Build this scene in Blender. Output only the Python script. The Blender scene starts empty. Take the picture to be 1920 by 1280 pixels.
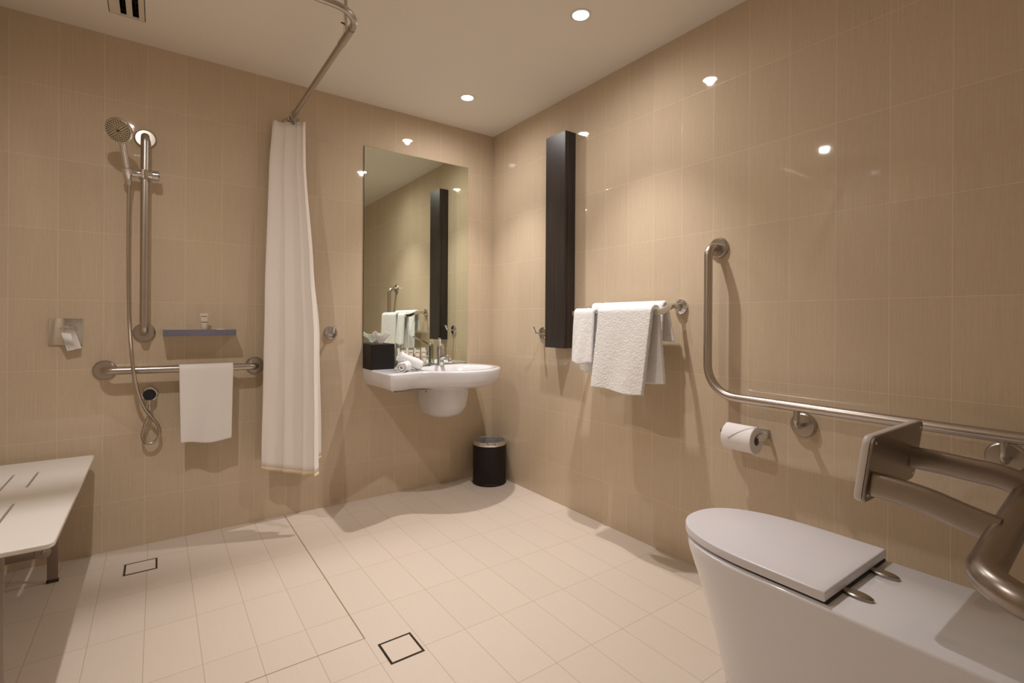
import bpy, bmesh, math, random
from mathutils import Vector, Matrix, noise
random.seed(4)
PI = math.pi
SC = bpy.context.scene
COL = SC.collection

# ------------------------------------------------------------------ camera
cam_d = bpy.data.cameras.new('camera')
cam = bpy.data.objects.new('camera', cam_d); COL.objects.link(cam)
YAW, ROLL, F = -0.6217, 0.0063, 928.78
rt0 = Vector((math.cos(YAW), math.sin(YAW), 0)); fw = Vector((-math.sin(YAW), math.cos(YAW), 0)); up0 = Vector((0, 0, 1))
rt = rt0*math.cos(ROLL)+up0*math.sin(ROLL); up = up0*math.cos(ROLL)-rt0*math.sin(ROLL)
M = Matrix((rt, up, -fw)).transposed().to_4x4()
M.translation = Vector((-1.9502, -2.962, 1.0822))
cam.matrix_world = M
cam_d.sensor_fit = 'HORIZONTAL'; cam_d.sensor_width = 36
cam_d.lens = F*36/1920
cam_d.shift_y = (602.64-640)/1920
cam_d.clip_start = 0.02
SC.camera = cam

# ------------------------------------------------------------------ world, exposure
w = bpy.data.worlds.new('world'); SC.world = w; w.use_nodes = True
w.node_tree.nodes['Background'].inputs[0].default_value = (0.9, 0.8, 0.7, 1)
w.node_tree.nodes['Background'].inputs[1].default_value = 0.02
SC.view_settings.view_transform = 'Standard'; SC.view_settings.look = 'None'
SC.view_settings.gamma = 1; SC.view_settings.use_curve_mapping = False
SC.view_settings.exposure = 0.13

LIGHT_COL = (1.0, 0.945, 0.925)
SPOT_W = 58.0         # downlight beam
HALO_W = 5.0         # softer cone round the beam
SPILL_W = 10.5         # wide light around both
LENS_E = 40.0          # glowing lens

H = 2.4
XL, YF = -2.60, -3.25   # left wall, wall behind the camera

# ------------------------------------------------------------------ materials
def new_mat(name, base=(0.8, 0.8, 0.8), rough=0.5, metal=0.0, spec=0.5, coat=0.0, coat_r=0.05):
    m = bpy.data.materials.new(name); m.use_nodes = True
    b = m.node_tree.nodes['Principled BSDF']
    b.inputs['Base Color'].default_value = (*base, 1)
    b.inputs['Roughness'].default_value = rough
    b.inputs['Metallic'].default_value = metal
    b.inputs['Specular IOR Level'].default_value = spec
    b.inputs['Coat Weight'].default_value = coat
    b.inputs['Coat Roughness'].default_value = coat_r
    return m

def N(m, t, **kw):
    n = m.node_tree.nodes.new(t)
    for k, v in kw.items(): setattr(n, k, v)
    return n
def L(m, a, b): m.node_tree.links.new(a, b)
def math_n(m, op, a, b=None, c=None):
    n = N(m, 'ShaderNodeMath', operation=op)
    for i, v in enumerate((a, b, c)):
        if v is None: continue
        if isinstance(v, (int, float)): n.inputs[i].default_value = v
        else: L(m, v, n.inputs[i])
    return n.outputs[0]

def noise_bump(m, scale=200, strength=0.2, dist=0.001, stretch=(1, 1, 1), detail=2):
    b = m.node_tree.nodes['Principled BSDF']
    tc = N(m, 'ShaderNodeTexCoord'); mp = N(m, 'ShaderNodeMapping')
    mp.inputs['Scale'].default_value = stretch
    L(m, tc.outputs['Object'], mp.inputs[0])
    nz = N(m, 'ShaderNodeTexNoise'); nz.inputs['Scale'].default_value = scale; nz.inputs['Detail'].default_value = detail
    L(m, mp.outputs[0], nz.inputs['Vector'])
    bp = N(m, 'ShaderNodeBump'); bp.inputs['Strength'].default_value = strength; bp.inputs['Distance'].default_value = dist
    L(m, nz.outputs[0], bp.inputs['Height']); L(m, bp.outputs[0], b.inputs['Normal'])
    return nz

def line_mask(m, coord, u0, s, half, lo=None, hi=None):
    """1 on grout lines at u0 + k*s, optionally only for lo < coord < hi"""
    q = math_n(m, 'DIVIDE', math_n(m, 'SUBTRACT', coord, u0), s)
    fr = math_n(m, 'FRACT', math_n(m, 'ADD', q, 0.5))
    d = math_n(m, 'MULTIPLY', math_n(m, 'ABSOLUTE', math_n(m, 'SUBTRACT', fr, 0.5)), s)
    return math_n(m, 'LESS_THAN', d, half)

def tile_material(name, uaxis, u0, su, vaxis, v0, sv, base, grout, rough, half=0.0011, streak_u=420, streak_v=5, var=0.10, bump=0.25, extra=None, coat=0.0, cell_var=0.03):
    m = new_mat(name, base, rough, coat=coat)
    b = m.node_tree.nodes['Principled BSDF']
    geo = N(m, 'ShaderNodeNewGeometry'); sep = N(m, 'ShaderNodeSeparateXYZ'); L(m, geo.outputs['Position'], sep.inputs[0])
    U = sep.outputs['XYZ'.index(uaxis)]; V = sep.outputs['XYZ'.index(vaxis)]
    mu = line_mask(m, U, u0, su, half); mv = line_mask(m, V, v0, sv, half)
    g = math_n(m, 'MAXIMUM', mu, mv)
    # fine thread-like streaks along V
    cmb = N(m, 'ShaderNodeCombineXYZ')
    L(m, math_n(m, 'MULTIPLY', U, streak_u), cmb.inputs[0]); L(m, math_n(m, 'MULTIPLY', V, streak_v), cmb.inputs[1])
    nz = N(m, 'ShaderNodeTexNoise'); nz.inputs['Scale'].default_value = 1.0; nz.inputs['Detail'].default_value = 2.0
    L(m, cmb.outputs[0], nz.inputs['Vector'])
    cmb2 = N(m, 'ShaderNodeCombineXYZ')
    L(m, math_n(m, 'MULTIPLY', U, streak_u*0.3), cmb2.inputs[0]); L(m, math_n(m, 'MULTIPLY', V, streak_v*9), cmb2.inputs[1])
    nz2 = N(m, 'ShaderNodeTexNoise'); nz2.inputs['Scale'].default_value = 1.0
    L(m, cmb2.outputs[0], nz2.inputs['Vector'])
    mixn = math_n(m, 'ADD', math_n(m, 'MULTIPLY', nz.outputs[0], 0.7), math_n(m, 'MULTIPLY', nz2.outputs[0], 0.3))
    # per tile tone
    cu = math_n(m, 'FLOOR', math_n(m, 'DIVIDE', math_n(m, 'SUBTRACT', U, u0), su))
    cv = math_n(m, 'FLOOR', math_n(m, 'DIVIDE', math_n(m, 'SUBTRACT', V, v0), sv))
    cc = N(m, 'ShaderNodeCombineXYZ'); L(m, cu, cc.inputs[0]); L(m, cv, cc.inputs[1])
    wn = N(m, 'ShaderNodeTexWhiteNoise'); L(m, cc.outputs[0], wn.inputs['Vector'])
    tone = math_n(m, 'ADD', math_n(m, 'MULTIPLY', math_n(m, 'SUBTRACT', mixn, 0.5), var*4),
                  math_n(m, 'MULTIPLY', math_n(m, 'SUBTRACT', wn.outputs['Value'], 0.5), cell_var*2))
    val = math_n(m, 'ADD', tone, 1.0)
    vm = N(m, 'ShaderNodeVectorMath', operation='SCALE'); vm.inputs[0].default_value = base; L(m, val, vm.inputs['Scale'])
    mx = N(m, 'ShaderNodeMix', data_type='RGBA'); L(m, g, mx.inputs[0]); L(m, vm.outputs[0], mx.inputs[6]); mx.inputs[7].default_value = (*grout, 1)
    out = mx.outputs[2]
    if extra: out = extra(m, sep, out)
    L(m, out, b.inputs['Base Color'])
    rr = math_n(m, 'ADD', math_n(m, 'MULTIPLY', g, 0.35), rough); L(m, rr, b.inputs['Roughness'])
    hgt = math_n(m, 'SUBTRACT', math_n(m, 'MULTIPLY', mixn, 0.12), g)
    bp = N(m, 'ShaderNodeBump'); bp.inputs['Strength'].default_value = bump; bp.inputs['Distance'].default_value = 0.0006
    L(m, hgt, bp.inputs['Height']); L(m, bp.outputs[0], b.inputs['Normal'])
    return m

WALL = (0.62, 0.50, 0.358); GROUT = (0.73, 0.61, 0.475)
m_wall_b = tile_material('tile_wall_back', 'X', -2.467, 0.1574, 'Z', 0.2285, 0.3125, WALL, GROUT, 0.035, half=0.0008)
m_wall_s = tile_material('tile_wall_side', 'Y', -2.52, 0.1585, 'Z', 0.2285, 0.3125, WALL, GROUT, 0.035, half=0.0008)
def floor_extra(m, sep, col):
    X, Y = sep.outputs[0], sep.outputs[1]
    # sealant joint round the shower recess and its cut tiles
    a = math_n(m, 'LESS_THAN', math_n(m, 'ABSOLUTE', math_n(m, 'ADD', X, 1.3705)), 0.0022)
    a = math_n(m, 'MULTIPLY', a, math_n(m, 'GREATER_THAN', Y, -1.303))
    b = math_n(m, 'LESS_THAN', math_n(m, 'ABSOLUTE', math_n(m, 'ADD', Y, 1.302)), 0.0018)
    b = math_n(m, 'MULTIPLY', b, math_n(m, 'LESS_THAN', X, -1.368))
    k = math_n(m, 'MAXIMUM', a, b)
    mx = N(m, 'ShaderNodeMix', data_type='RGBA'); L(m, k, mx.inputs[0]); L(m, col, mx.inputs[6]); mx.inputs[7].default_value = (0.27, 0.20, 0.13, 1)
    return mx.outputs[2]
m_floor = tile_material('tile_floor', 'X', -1.3705, 0.1525, 'Y', -0.1875, 0.3165, (0.665, 0.57, 0.48), (0.48, 0.385, 0.275), 0.40,
                        half=0.0011, streak_u=330, streak_v=7, var=0.03, bump=0.2, extra=floor_extra, cell_var=0.015)
m_ceil = new_mat('ceiling_paint', (0.86, 0.80, 0.72), 0.8)
m_bounce_paint = new_mat('bounce_wall_paint', (0.82, 0.76, 0.68), 0.7); noise_bump(m_ceil, 60, 0.03)  # pale tone of the unseen front wall, chosen to bounce fill light
m_steel = new_mat('brushed_steel', (0.50, 0.455, 0.41), 0.30, 1.0); noise_bump(m_steel, 40, 0.05, 0.0005, (1, 1, 1), 4)
m_steel_dk = new_mat('satin_steel_dark', (0.34, 0.30, 0.265), 0.30, 1.0); noise_bump(m_steel_dk, 30, 0.05, 0.0005)
m_chrome = new_mat('chrome', (0.72, 0.72, 0.73), 0.07, 1.0)
m_shelf = new_mat('chrome_shelf', (0.24, 0.24, 0.33), 0.2, 0.5)
m_porc = new_mat('porcelain', (0.76, 0.755, 0.775), 0.12, coat=0.6)
m_plastic = new_mat('toilet_lid_plastic', (0.74, 0.72, 0.75), 0.28)
m_seatp = new_mat('shower_seat_plastic', (0.82, 0.78, 0.72), 0.35); noise_bump(m_seatp, 300, 0.05)
m_cloth = new_mat('towel_terry', (0.95, 0.94, 0.93), 0.95, spec=0.1); noise_bump(m_cloth, 260, 0.8, 0.005, detail=3)
m_cloth2 = new_mat('towel_flat', (0.87, 0.83, 0.79), 0.9, spec=0.1); noise_bump(m_cloth2, 600, 0.5, 0.002)
m_curtain = new_mat('curtain_fabric', (0.94, 0.88, 0.83), 0.8, spec=0.2); noise_bump(m_curtain, 500, 0.15, 0.001)
m_curtain.node_tree.nodes['Principled BSDF'].inputs['Transmission Weight'].default_value = 0.0
m_hem = new_mat('curtain_hem', (0.80, 0.66, 0.46), 0.8)
m_paper = new_mat('paper', (0.90, 0.87, 0.86), 0.9, spec=0.1); noise_bump(m_paper, 300, 0.15)
m_card = new_mat('cardboard_core', (0.40, 0.36, 0.36), 0.9)
m_black = new_mat('black_leatherette', (0.012, 0.008, 0.007), 0.5, spec=0.3); noise_bump(m_black, 400, 0.25, 0.0008)
m_blackp = new_mat('black_cap', (0.012, 0.014, 0.02), 0.25)
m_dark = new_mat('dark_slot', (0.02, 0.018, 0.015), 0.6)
m_liner = new_mat('bin_inner_metal', (0.60, 0.61, 0.66), 0.35, 0.4); noise_bump(m_liner, 9, 0.6, 0.01)
m_frame = new_mat('drain_frame_dark', (0.045, 0.032, 0.022), 0.35, 0.6)
m_tube = new_mat('toiletry_tube_cream', (0.70, 0.62, 0.50), 0.35)
m_tubecap = new_mat('tube_cap_white', (0.85, 0.83, 0.78), 0.35)
m_ink = new_mat('tube_print_brown', (0.22, 0.13, 0.06), 0.5)
m_vent = new_mat('vent_paint', (0.74, 0.66, 0.56), 0.6)
m_screw = new_mat('screw_dark', (0.1, 0.08, 0.07), 0.4, 0.8)
m_rub = new_mat('rubber_foot', (0.03, 0.028, 0.025), 0.6)
m_pad = new_mat('backrest_pad', (0.66, 0.60, 0.57), 0.35)
# dark wood of the wall cabinet
m_wood = new_mat('dark_wood', (0.05, 0.034, 0.026), 0.38)
def _w():
    m = m_wood; b = m.node_tree.nodes['Principled BSDF']
    tc = N(m, 'ShaderNodeTexCoord'); mp = N(m, 'ShaderNodeMapping'); mp.inputs['Scale'].default_value = (160, 160, 3)
    L(m, tc.outputs['Object'], mp.inputs[0]); nz = N(m, 'ShaderNodeTexNoise'); nz.inputs['Scale'].default_value = 1; nz.inputs['Detail'].default_value = 4
    L(m, mp.outputs[0], nz.inputs['Vector']); cr = N(m, 'ShaderNodeValToRGB')
    cr.color_ramp.elements[0].position = 0.3; cr.color_ramp.elements[0].color = (0.015, 0.010, 0.008, 1)
    cr.color_ramp.elements[1].position = 0.75; cr.color_ramp.elements[1].color = (0.048, 0.034, 0.029, 1)
    L(m, nz.outputs[0], cr.inputs[0]); L(m, cr.outputs[0], b.inputs['Base Color'])
_w()
m_mirror = new_mat('mirror_silver', (0.80, 0.86, 0.76), 0.005, 1.0)
m_mirror_edge = new_mat('mirror_edge', (0.10, 0.13, 0.10), 0.2)
m_acryl = new_mat('clear_acrylic', (1, 1, 1), 0.02); m_acryl.node_tree.nodes['Principled BSDF'].inputs['Transmission Weight'].default_value = 1.0
m_face = new_mat('shower_face', (0.60, 0.56, 0.48), 0.22, 0.9)
m_nozzle = new_mat('nozzle_dark', (0.06, 0.05, 0.035), 0.5)
def emit_mat(name, col, e):
    m = bpy.data.materials.new(name); m.use_nodes = True; nt = m.node_tree; nt.nodes.clear()
    o = nt.nodes.new('ShaderNodeOutputMaterial'); em = nt.nodes.new('ShaderNodeEmission')
    em.inputs[0].default_value = (*col, 1); em.inputs[1].default_value = e; nt.links.new(em.outputs[0], o.inputs[0]); return m
m_lens = emit_mat('downlight_lens', (1.0, 0.93, 0.86), LENS_E)
m_trim = new_mat('downlight_trim', (0.80, 0.76, 0.72), 0.3)

# ------------------------------------------------------------------ helpers
def tag(o, label=None, cat=None, group=None, kind=None):
    if label: o['label'] = label
    if cat: o['category'] = cat
    if group: o['group'] = group
    if kind: o['kind'] = kind
    return o
def empty(name, loc, label, cat, group=None):
    o = bpy.data.objects.new(name, None); COL.objects.link(o); o.location = loc; o.empty_display_size = 0.05
    bpy.context.view_layer.update()
    return tag(o, label, cat, group)
def obj(name, bm, mat, parent=None, smooth=35, label=None):
    """link a bmesh (world coordinates) as one object; origin shifted to parent's location"""
    bmesh.ops.remove_doubles(bm, verts=bm.verts, dist=1e-6)
    bmesh.ops.recalc_face_normals(bm, faces=bm.faces)
    if smooth is not None:
        for f in bm.faces: f.smooth = True
        for e in bm.edges:
            if len(e.link_faces) == 2 and e.calc_face_angle(0) > math.radians(smooth): e.smooth = False
    me = bpy.data.meshes.new(name); 
    off = parent.matrix_world.translation if parent else Vector((0, 0, 0))
    if parent is None:
        # origin at the centre of the base
        xs = [v.co for v in bm.verts]
        off = Vector(((min(c.x for c in xs)+max(c.x for c in xs))/2, (min(c.y for c in xs)+max(c.y for c in xs))/2, min(c.z for c in xs)))
    bmesh.ops.translate(bm, verts=bm.verts, vec=-off)
    bm.to_mesh(me); bm.free()
    mats = mat if isinstance(mat, (list, tuple)) else [mat]
    for k in mats: me.materials.append(k)
    o = bpy.data.objects.new(name, me); COL.objects.link(o)
    if parent: o.parent = parent
    else: o.location = off
    if label: o['label'] = label
    bpy.context.view_layer.update()
    return o
def B(): return bmesh.new()
def box(bm, x0, x1, y0, y1, z0, z1, bev=0.0, seg=2, mi=0):
    t = bmesh.new(); bmesh.ops.create_cube(t, size=1)
    for v in t.verts:
        v.co = Vector(((x0+x1)/2+v.co.x*(x1-x0), (y0+y1)/2+v.co.y*(y1-y0), (z0+z1)/2+v.co.z*(z1-z0)))
    if bev: bmesh.ops.bevel(t, geom=list(t.edges), offset=bev, segments=seg, profile=0.6, affect='EDGES')
    merge(bm, t, mi=mi)
def merge(bm, t, mat=None, mi=0):
    mp = {}
    for v in t.verts: mp[v] = bm.verts.new(mat @ v.co if mat else v.co)
    for f in t.faces:
        try: nf = bm.faces.new([mp[v] for v in f.verts]); nf.material_index = mi if mi else f.material_index
        except ValueError: pass
    t.free()
def rot_to(d):
    return Vector((0, 0, 1)).rotation_difference(Vector(d).normalized()).to_matrix().to_4x4()
def lathe(bm, prof, origin=(0, 0, 0), axis=(0, 0, 1), seg=32, mi=0, cap=True):
    """prof: list of (r, h) along axis"""
    t = bmesh.new(); rings = []
    for r, h in prof:
        if r < 1e-6: rings.append([t.verts.new((0, 0, h))])
        else: rings.append([t.verts.new((r*math.cos(2*PI*i/seg), r*math.sin(2*PI*i/seg), h)) for i in range(seg)])
    for a, b in zip(rings, rings[1:]):
        for i in range(seg):
            j = (i+1) % seg
            if len(a) == 1 and len(b) == 1: continue
            if len(a) == 1: t.faces.new((a[0], b[i], b[j]))
            elif len(b) == 1: t.faces.new((a[i], a[j], b[0]))
            else: t.faces.new((a[i], a[j], b[j], b[i]))
    if cap:
        if len(rings[0]) > 1: t.faces.new(rings[0][::-1])
        if len(rings[-1]) > 1: t.faces.new(rings[-1])
    merge(bm, t, Matrix.Translation(Vector(origin)) @ rot_to(axis), mi)
def fillet(pts, r, n=8):
    pts = [Vector(p) for p in pts]; out = [pts[0]]
    rs = r if isinstance(r, (list, tuple)) else [r]*(len(pts)-2)
    for i in range(1, len(pts)-1):
        a, b, c = pts[i-1], pts[i], pts[i+1]; u = (a-b).normalized(); v = (c-b).normalized()
        ang = u.angle(v)
        if ang > PI-0.01: out.append(b); continue
        d = min(rs[i-1]/math.tan(ang/2), (a-b).length*0.49 if i > 1 else (a-b).length*0.98, (c-b).length*0.49 if i < len(pts)-2 else (c-b).length*0.98)
        rr = d*math.tan(ang/2); bis = (u+v).normalized(); cen = b+bis*(rr/math.sin(ang/2))
        p0 = b+u*d-cen; p1 = b+v*d-cen; tot = p0.angle(p1); ax = p0.cross(p1).normalized()
        for k in range(n+1): out.append(cen+Matrix.Rotation(tot*k/n, 3, ax) @ p0)
    out.append(pts[-1]); return out
def catmull(pts, n=8):
    P = [Vector(p) for p in pts]; P = [P[0]*2-P[1]]+P+[P[-1]*2-P[-2]]; out = []
    for i in range(1, len(P)-2):
        for k in range(n):
            t = k/n; a, b, c, d = P[i-1:i+3]
            out.append(0.5*((2*b)+(c-a)*t+(2*a-5*b+4*c-d)*t*t+(3*b-a-3*c+d)*t**3))
    out.append(P[-2]); return out
def sweep(bm, path, r, seg=16, rad=None, flat=None, upv=None, cap=True):
    """tube along path; rad(i)->radius factor; flat=(a,b) oval half axes (a along upv)"""
    path = [Vector(p) for p in path]; n = len(path); t = bmesh.new(); rings = []
    T = [(path[min(i+1, n-1)]-path[max(i-1, 0)]).normalized() for i in range(n)]
    u = Vector(upv) if upv else (Vector((0, 0, 1)) if abs(T[0].z) < 0.9 else Vector((1, 0, 0)))
    u = (u-T[0]*u.dot(T[0])).normalized()
    for i in range(n):
        if upv: u = Vector(upv)
        u = (u-T[i]*u.dot(T[i])).normalized(); v = T[i].cross(u); k = rad(i) if rad else 1
        ring = []
        for j in range(seg):
            a = 2*PI*j/seg; c, s = math.cos(a), math.sin(a)
            if flat:
                e = 0.55
                q = u*flat[0]*math.copysign(abs(c)**e, c)+v*flat[1]*math.copysign(abs(s)**e, s)
            else: q = u*r*k*c+v*r*k*s
            ring.append(t.verts.new(path[i]+q))
        rings.append(ring)
    for a, b in zip(rings, rings[1:]):
        for j in range(seg): t.faces.new((a[j], a[(j+1) % seg], b[(j+1) % seg], b[j]))
    if cap: t.faces.new(rings[0][::-1]); t.faces.new(rings[-1])
    merge(bm, t)
def loft(bm, rings, close_lo=True, close_hi=True, mi=0):
    t = bmesh.new(); R = [[t.verts.new(p) for p in r] for r in rings]
    for a, b in zip(R, R[1:]):
        for j in range(len(a)): t.faces.new((a[j], a[(j+1) % len(a)], b[(j+1) % len(a)], b[j]))
    if close_lo: t.faces.new(R[0][::-1])
    if close_hi: t.faces.new(R[-1])
    merge(bm, t, mi=mi)
def sheet(fn, nu, nv, mat, name, parent, thick=0.01, sub=1, offset=0.0):
    """fn(u,v)->Vector, solid sheet"""
    bm = B(); g = [[bm.verts.new(fn(i/nu, j/nv)) for j in range(nv+1)] for i in range(nu+1)]
    for i in range(nu):
        for j in range(nv): bm.faces.new((g[i][j], g[i+1][j], g[i+1][j+1], g[i][j+1]))
    o = obj(name, bm, mat, parent, smooth=180)
    s = o.modifiers.new('solid', 'SOLIDIFY'); s.thickness = thick; s.offset = offset
    if sub: k = o.modifiers.new('sub', 'SUBSURF'); k.levels = sub; k.render_levels = sub
    return o
def flange_prof(r=0.045, h=0.014):
    return [(r, 0), (r, h*0.35), (r*0.97, h*0.7), (r*0.86, h), (r*0.35, h*1.05), (0, h*1.05)]

# ------------------------------------------------------------------ room shell
def struct(name, bm, m):
    o = obj(name, bm, m, None, smooth=None); o['kind'] = 'structure'; return o
b = B(); box(b, XL-0.1, 0.1, YF-0.1, 0.1, -0.1, 0); struct('floor', b, m_floor)
b = B(); box(b, XL-0.1, 0.1, 0, 0.1, 0, H); struct('wall_back', b, m_wall_b)
b = B(); box(b, 0, 0.1, YF-0.1, 0, 0, H); struct('wall_right', b, m_wall_s)
b = B(); box(b, XL-0.1, XL, YF-0.1, 0, 0, H); struct('wall_left', b, m_wall_s)
b = B(); box(b, XL, 0, YF-0.1, YF, 0, H); struct('wall_front', b, m_bounce_paint)
VX0, VX1, VY0, VY1 = -2.125, -1.998, -0.62, -0.218        # hole for the air vent
b = B()
for x0, x1, y0, y1 in ((XL-0.1, VX0, YF-0.1, 0.1), (VX1, 0.1, YF-0.1, 0.1), (VX0, VX1, YF-0.1, VY0), (VX0, VX1, VY1, 0.1)):
    box(b, x0, x1, y0, y1, H, H+0.1)
struct('ceiling', b, m_ceil)

# ------------------------------------------------------------------ downlights
def downlight(x, y, label, beam=1.0, wide=1.0):
    t = empty('downlight', (x, y, H), label, 'ceiling light', 'recessed downlights')
    b = B(); lathe(b, [(0.034, 0.0), (0.034, -0.002), (0.040, -0.003), (0.046, -0.002), (0.047, 0)], (x, y, H), cap=False); obj('trim_ring', b, m_trim, t)
    b = B(); lathe(b, [(0.0345, -0.0022), (0.0345, -0.0008)], (x, y, H)); obj('lens', b, m_lens, t)
    for nm, pw, ang, bl in (('beam', SPOT_W*beam, 84, 0.85), ('halo', HALO_W*wide, 128, 1.0), ('spill', SPILL_W*wide, 176, 0.8)):
        ld = bpy.data.lights.new(nm, 'SPOT'); ld.energy = pw; ld.color = LIGHT_COL
        ld.spot_size = math.radians(ang); ld.spot_blend = bl; ld.shadow_soft_size = 0.018
        lo = bpy.data.objects.new(nm, ld); COL.objects.link(lo); lo.parent = t; lo.location = (0, 0, -0.012)
    return t
downlight(-0.478, -1.40, 'round ceiling downlight in front of the dark cabinet, the brighter one nearer the camera')
downlight(-0.470, -0.43, 'round ceiling downlight nearest the room corner above the wash basin')
downlight(-2.12, -1.30, 'round ceiling downlight over the shower area, seen only as a reflection in the right wall', 0.55, 2.4)

# ------------------------------------------------------------------ ceiling air vent
t = empty('air_vent', ((VX0+VX1)/2, (VY0+VY1)/2, H), 'pale ceiling air vent with two dark slots above the shower', 'vent')
b = B()
sl = [(-2.085, -2.064), (-2.043, -2.021)]
ys0, ys1 = VY0+0.02, -0.232
xs = [VX0+0.003, sl[0][0], sl[0][1], sl[1][0], sl[1][1], VX1-0.003]
for i in (0, 2, 4): box(b, xs[i], xs[i+1], VY0+0.003, VY1-0.003, H+0.001, H+0.006)
for i in (1, 3):
    box(b, xs[i], xs[i+1], ys1, VY1-0.003, H+0.001, H+0.006); box(b, xs[i], xs[i+1], VY0+0.003, ys0, H+0.001, H+0.006)
obj('frame', b, m_vent, t, None)
b = B()
box(b, VX0, VX1, VY0, VY1, H+0.07, H+0.09)
box(b, VX0, VX0+0.002, VY0, VY1, H+0.006, H+0.07); box(b, VX1-0.002, VX1, VY0, VY1, H+0.006, H+0.07)
box(b, VX0, VX1, VY0, VY0+0.002, H+0.006, H+0.07); box(b, VX0, VX1, VY1-0.002, VY1, H+0.006, H+0.07)
obj('duct_box', b, m_dark, t, None)
for s0, s1 in sl:
    b = B()
    for k in range(4): box(b, s0-0.004, s1+0.004, ys1-0.02-k*0.10, ys1-0.016-k*0.10, H+0.012, H+0.03)
    box(b, (s0+s1)/2-0.001, (s0+s1)/2+0.001, ys0, ys1, H+0.02, H+0.04)
    obj('blade', b, m_frame, t, None)

# ------------------------------------------------------------------ shower curtain rail and curtain
RX, RZ, RY = -1.365, 2.172, -1.215
t = empty('curtain_rail', (RX, 0, RZ), 'bent metal shower curtain rail hung from the ceiling above the shower', 'curtain rail')
b = B()
sweep(b, fillet([(RX, -0.004, RZ), (RX, RY, RZ), (XL+0.004, RY-0.01, RZ)], 0.10, 14), 0.0125, 16)
obj('rail_tube', b, m_steel, t)
b = B(); sweep(b, [(RX, RY+0.24, RZ), (RX, RY+0.11, RZ)], 0.0145, 16); obj('joint_sleeve', b, m_steel, t)
b = B(); lathe(b, flange_prof(0.030, 0.010), (RX, 0, RZ), (0, -1, 0), 24); obj('wall_flange', b, m_steel, t)
b = B(); lathe(b, flange_prof(0.030, 0.010), (XL, RY-0.01, RZ), (1, 0, 0), 24); obj('wall_flange', b, m_steel, t)
b = B(); sweep(b, [(RX-0.008, RY+0.16, RZ+0.005), (RX-0.008, RY+0.16, H-0.002)], 0.0065, 12)
lathe(b, flange_prof(0.022, 0.006), (RX-0.008, RY+0.16, H), (0, 0, -1), 20); obj('ceiling_hanger', b, m_steel, t)
b = B(); lathe(b, [(0.003, 0), (0.003, 0.012), (0, 0.013)], (RX-0.014, RY+0.155, RZ+0.035), (-1, -0.2, 0), 8); obj('set_screw', b, m_screw, t)

ct = empty('shower_curtain', (RX, -0.12, 0.29), 'white shower curtain bunched against the tiled wall, nearly reaching the floor', 'shower curtain')
NF = 6
def tab(v, T):
    for (a, x), (b_, y) in zip(T, T[1:]):
        if v <= b_:
            k = (v-a)/(b_-a); k = k*k*(3-2*k)*0.4+k*0.6; return x+(y-x)*k
    return T[-1][1]
# pleats in plan, from the wall side to the room side: (across at bottom, depth, across at top)
PLEAT = [(0.50, 0.030, 0.30), (0.78, 0.034, 0.62), (1.00, 0.050, 1.00), (0.76, 0.078, 0.60), (0.40, 0.074, 0.30), (0.00, 0.095, 0.00), (0.03, 0.118, 0.06),
         (0.17, 0.124, 0.25), (0.31, 0.142, 0.44), (0.27, 0.152, 0.38), (0.42, 0.170, 0.60), (0.56, 0.196, 0.78), (0.52, 0.206, 0.70), (0.62, 0.222, 0.86), (0.74, 0.236, 0.93), (0.66, 0.246, 0.85)]
NF = len(PLEAT)-1
def pl(u, c):
    k = u*NF; i = min(int(k), NF-1); f = k-i
    P = [PLEAT[max(0, min(NF, i+d))][c] for d in (-1, 0, 1, 2)]
    return 0.5*((2*P[1])+(P[2]-P[0])*f+(2*P[0]-5*P[1]+4*P[2]-P[3])*f*f+(3*P[1]-P[0]-3*P[2]+P[3])*f**3)
def curtain_pt(u, v):
    """u across the gathered cloth, v from top to bottom"""
    q = pl(u, 2)+(pl(u, 0)-pl(u, 2))*v**0.7
    xl = tab(v, [(0, -1.452), (0.13, -1.468), (0.5, -1.485), (1, -1.497)])
    xr = tab(v, [(0, -1.298), (0.13, -1.290), (0.42, -1.236), (0.62, -1.203), (1, -1.190)])
    x = xl+(xr-xl)*q
    yd = pl(u, 1); yd = yd if yd < 0.12 else 0.12+(yd-0.12)*(1+0.6*v)
    y = -0.006-yd*(0.62+0.38*v)
    z = 2.150-v*1.850+0.005*math.sin(u*23)*v-0.016*v*max(0, min(1, (u-0.42)*6))-0.010*abs(math.sin(u*NF*PI/2))*(1-v)**8
    x += 0.003*noise.noise(Vector((u*14, v*6, 2)))*v
    y += 0.007*noise.noise(Vector((u*16, v*8, 5)))*v
    return Vector((x, min(y, -0.012), z))
def curtain_part(name, v0, v1, mat, nv, thick, dx=0):
    def fn(u, v): return curtain_pt(u, v0+(v1-v0)*v)+Vector((0, dx, 0))
    return sheet(fn, 180, nv, mat, name, ct, thick, 0)
curtain_part('curtain_panel', 0.0, 0.994, m_curtain, 50, 0.0015)
curtain_part('hem', 0.990, 1.0, m_hem, 2, 0.0032)
for i, (u, dz) in enumerate(((0.985, 0.0), (0.66, 0.0))):
    c = curtain_pt(u, 0.008)
    b = B(); lathe(b, [(0.005, 0), (0.009, 0), (0.009, 0.003), (0.005, 0.003)], (RX+0.012 if i == 0 else RX, c.y-0.008, 2.140), (0, -1, 0), 16, cap=False); obj('eyelet', b, m_steel_dk, ct)
for k in range(3):
    yy = -0.05-0.06*k
    b = B(); sweep(b, [Vector((RX, yy, RZ-0.006))+Vector((0.021*math.cos(a), 0, 0.024*math.sin(a)-0.002)) for a in [2*PI*j/20 for j in range(21)]], 0.002, 8); obj('curtain_ring', b, m_steel, ct)

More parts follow.
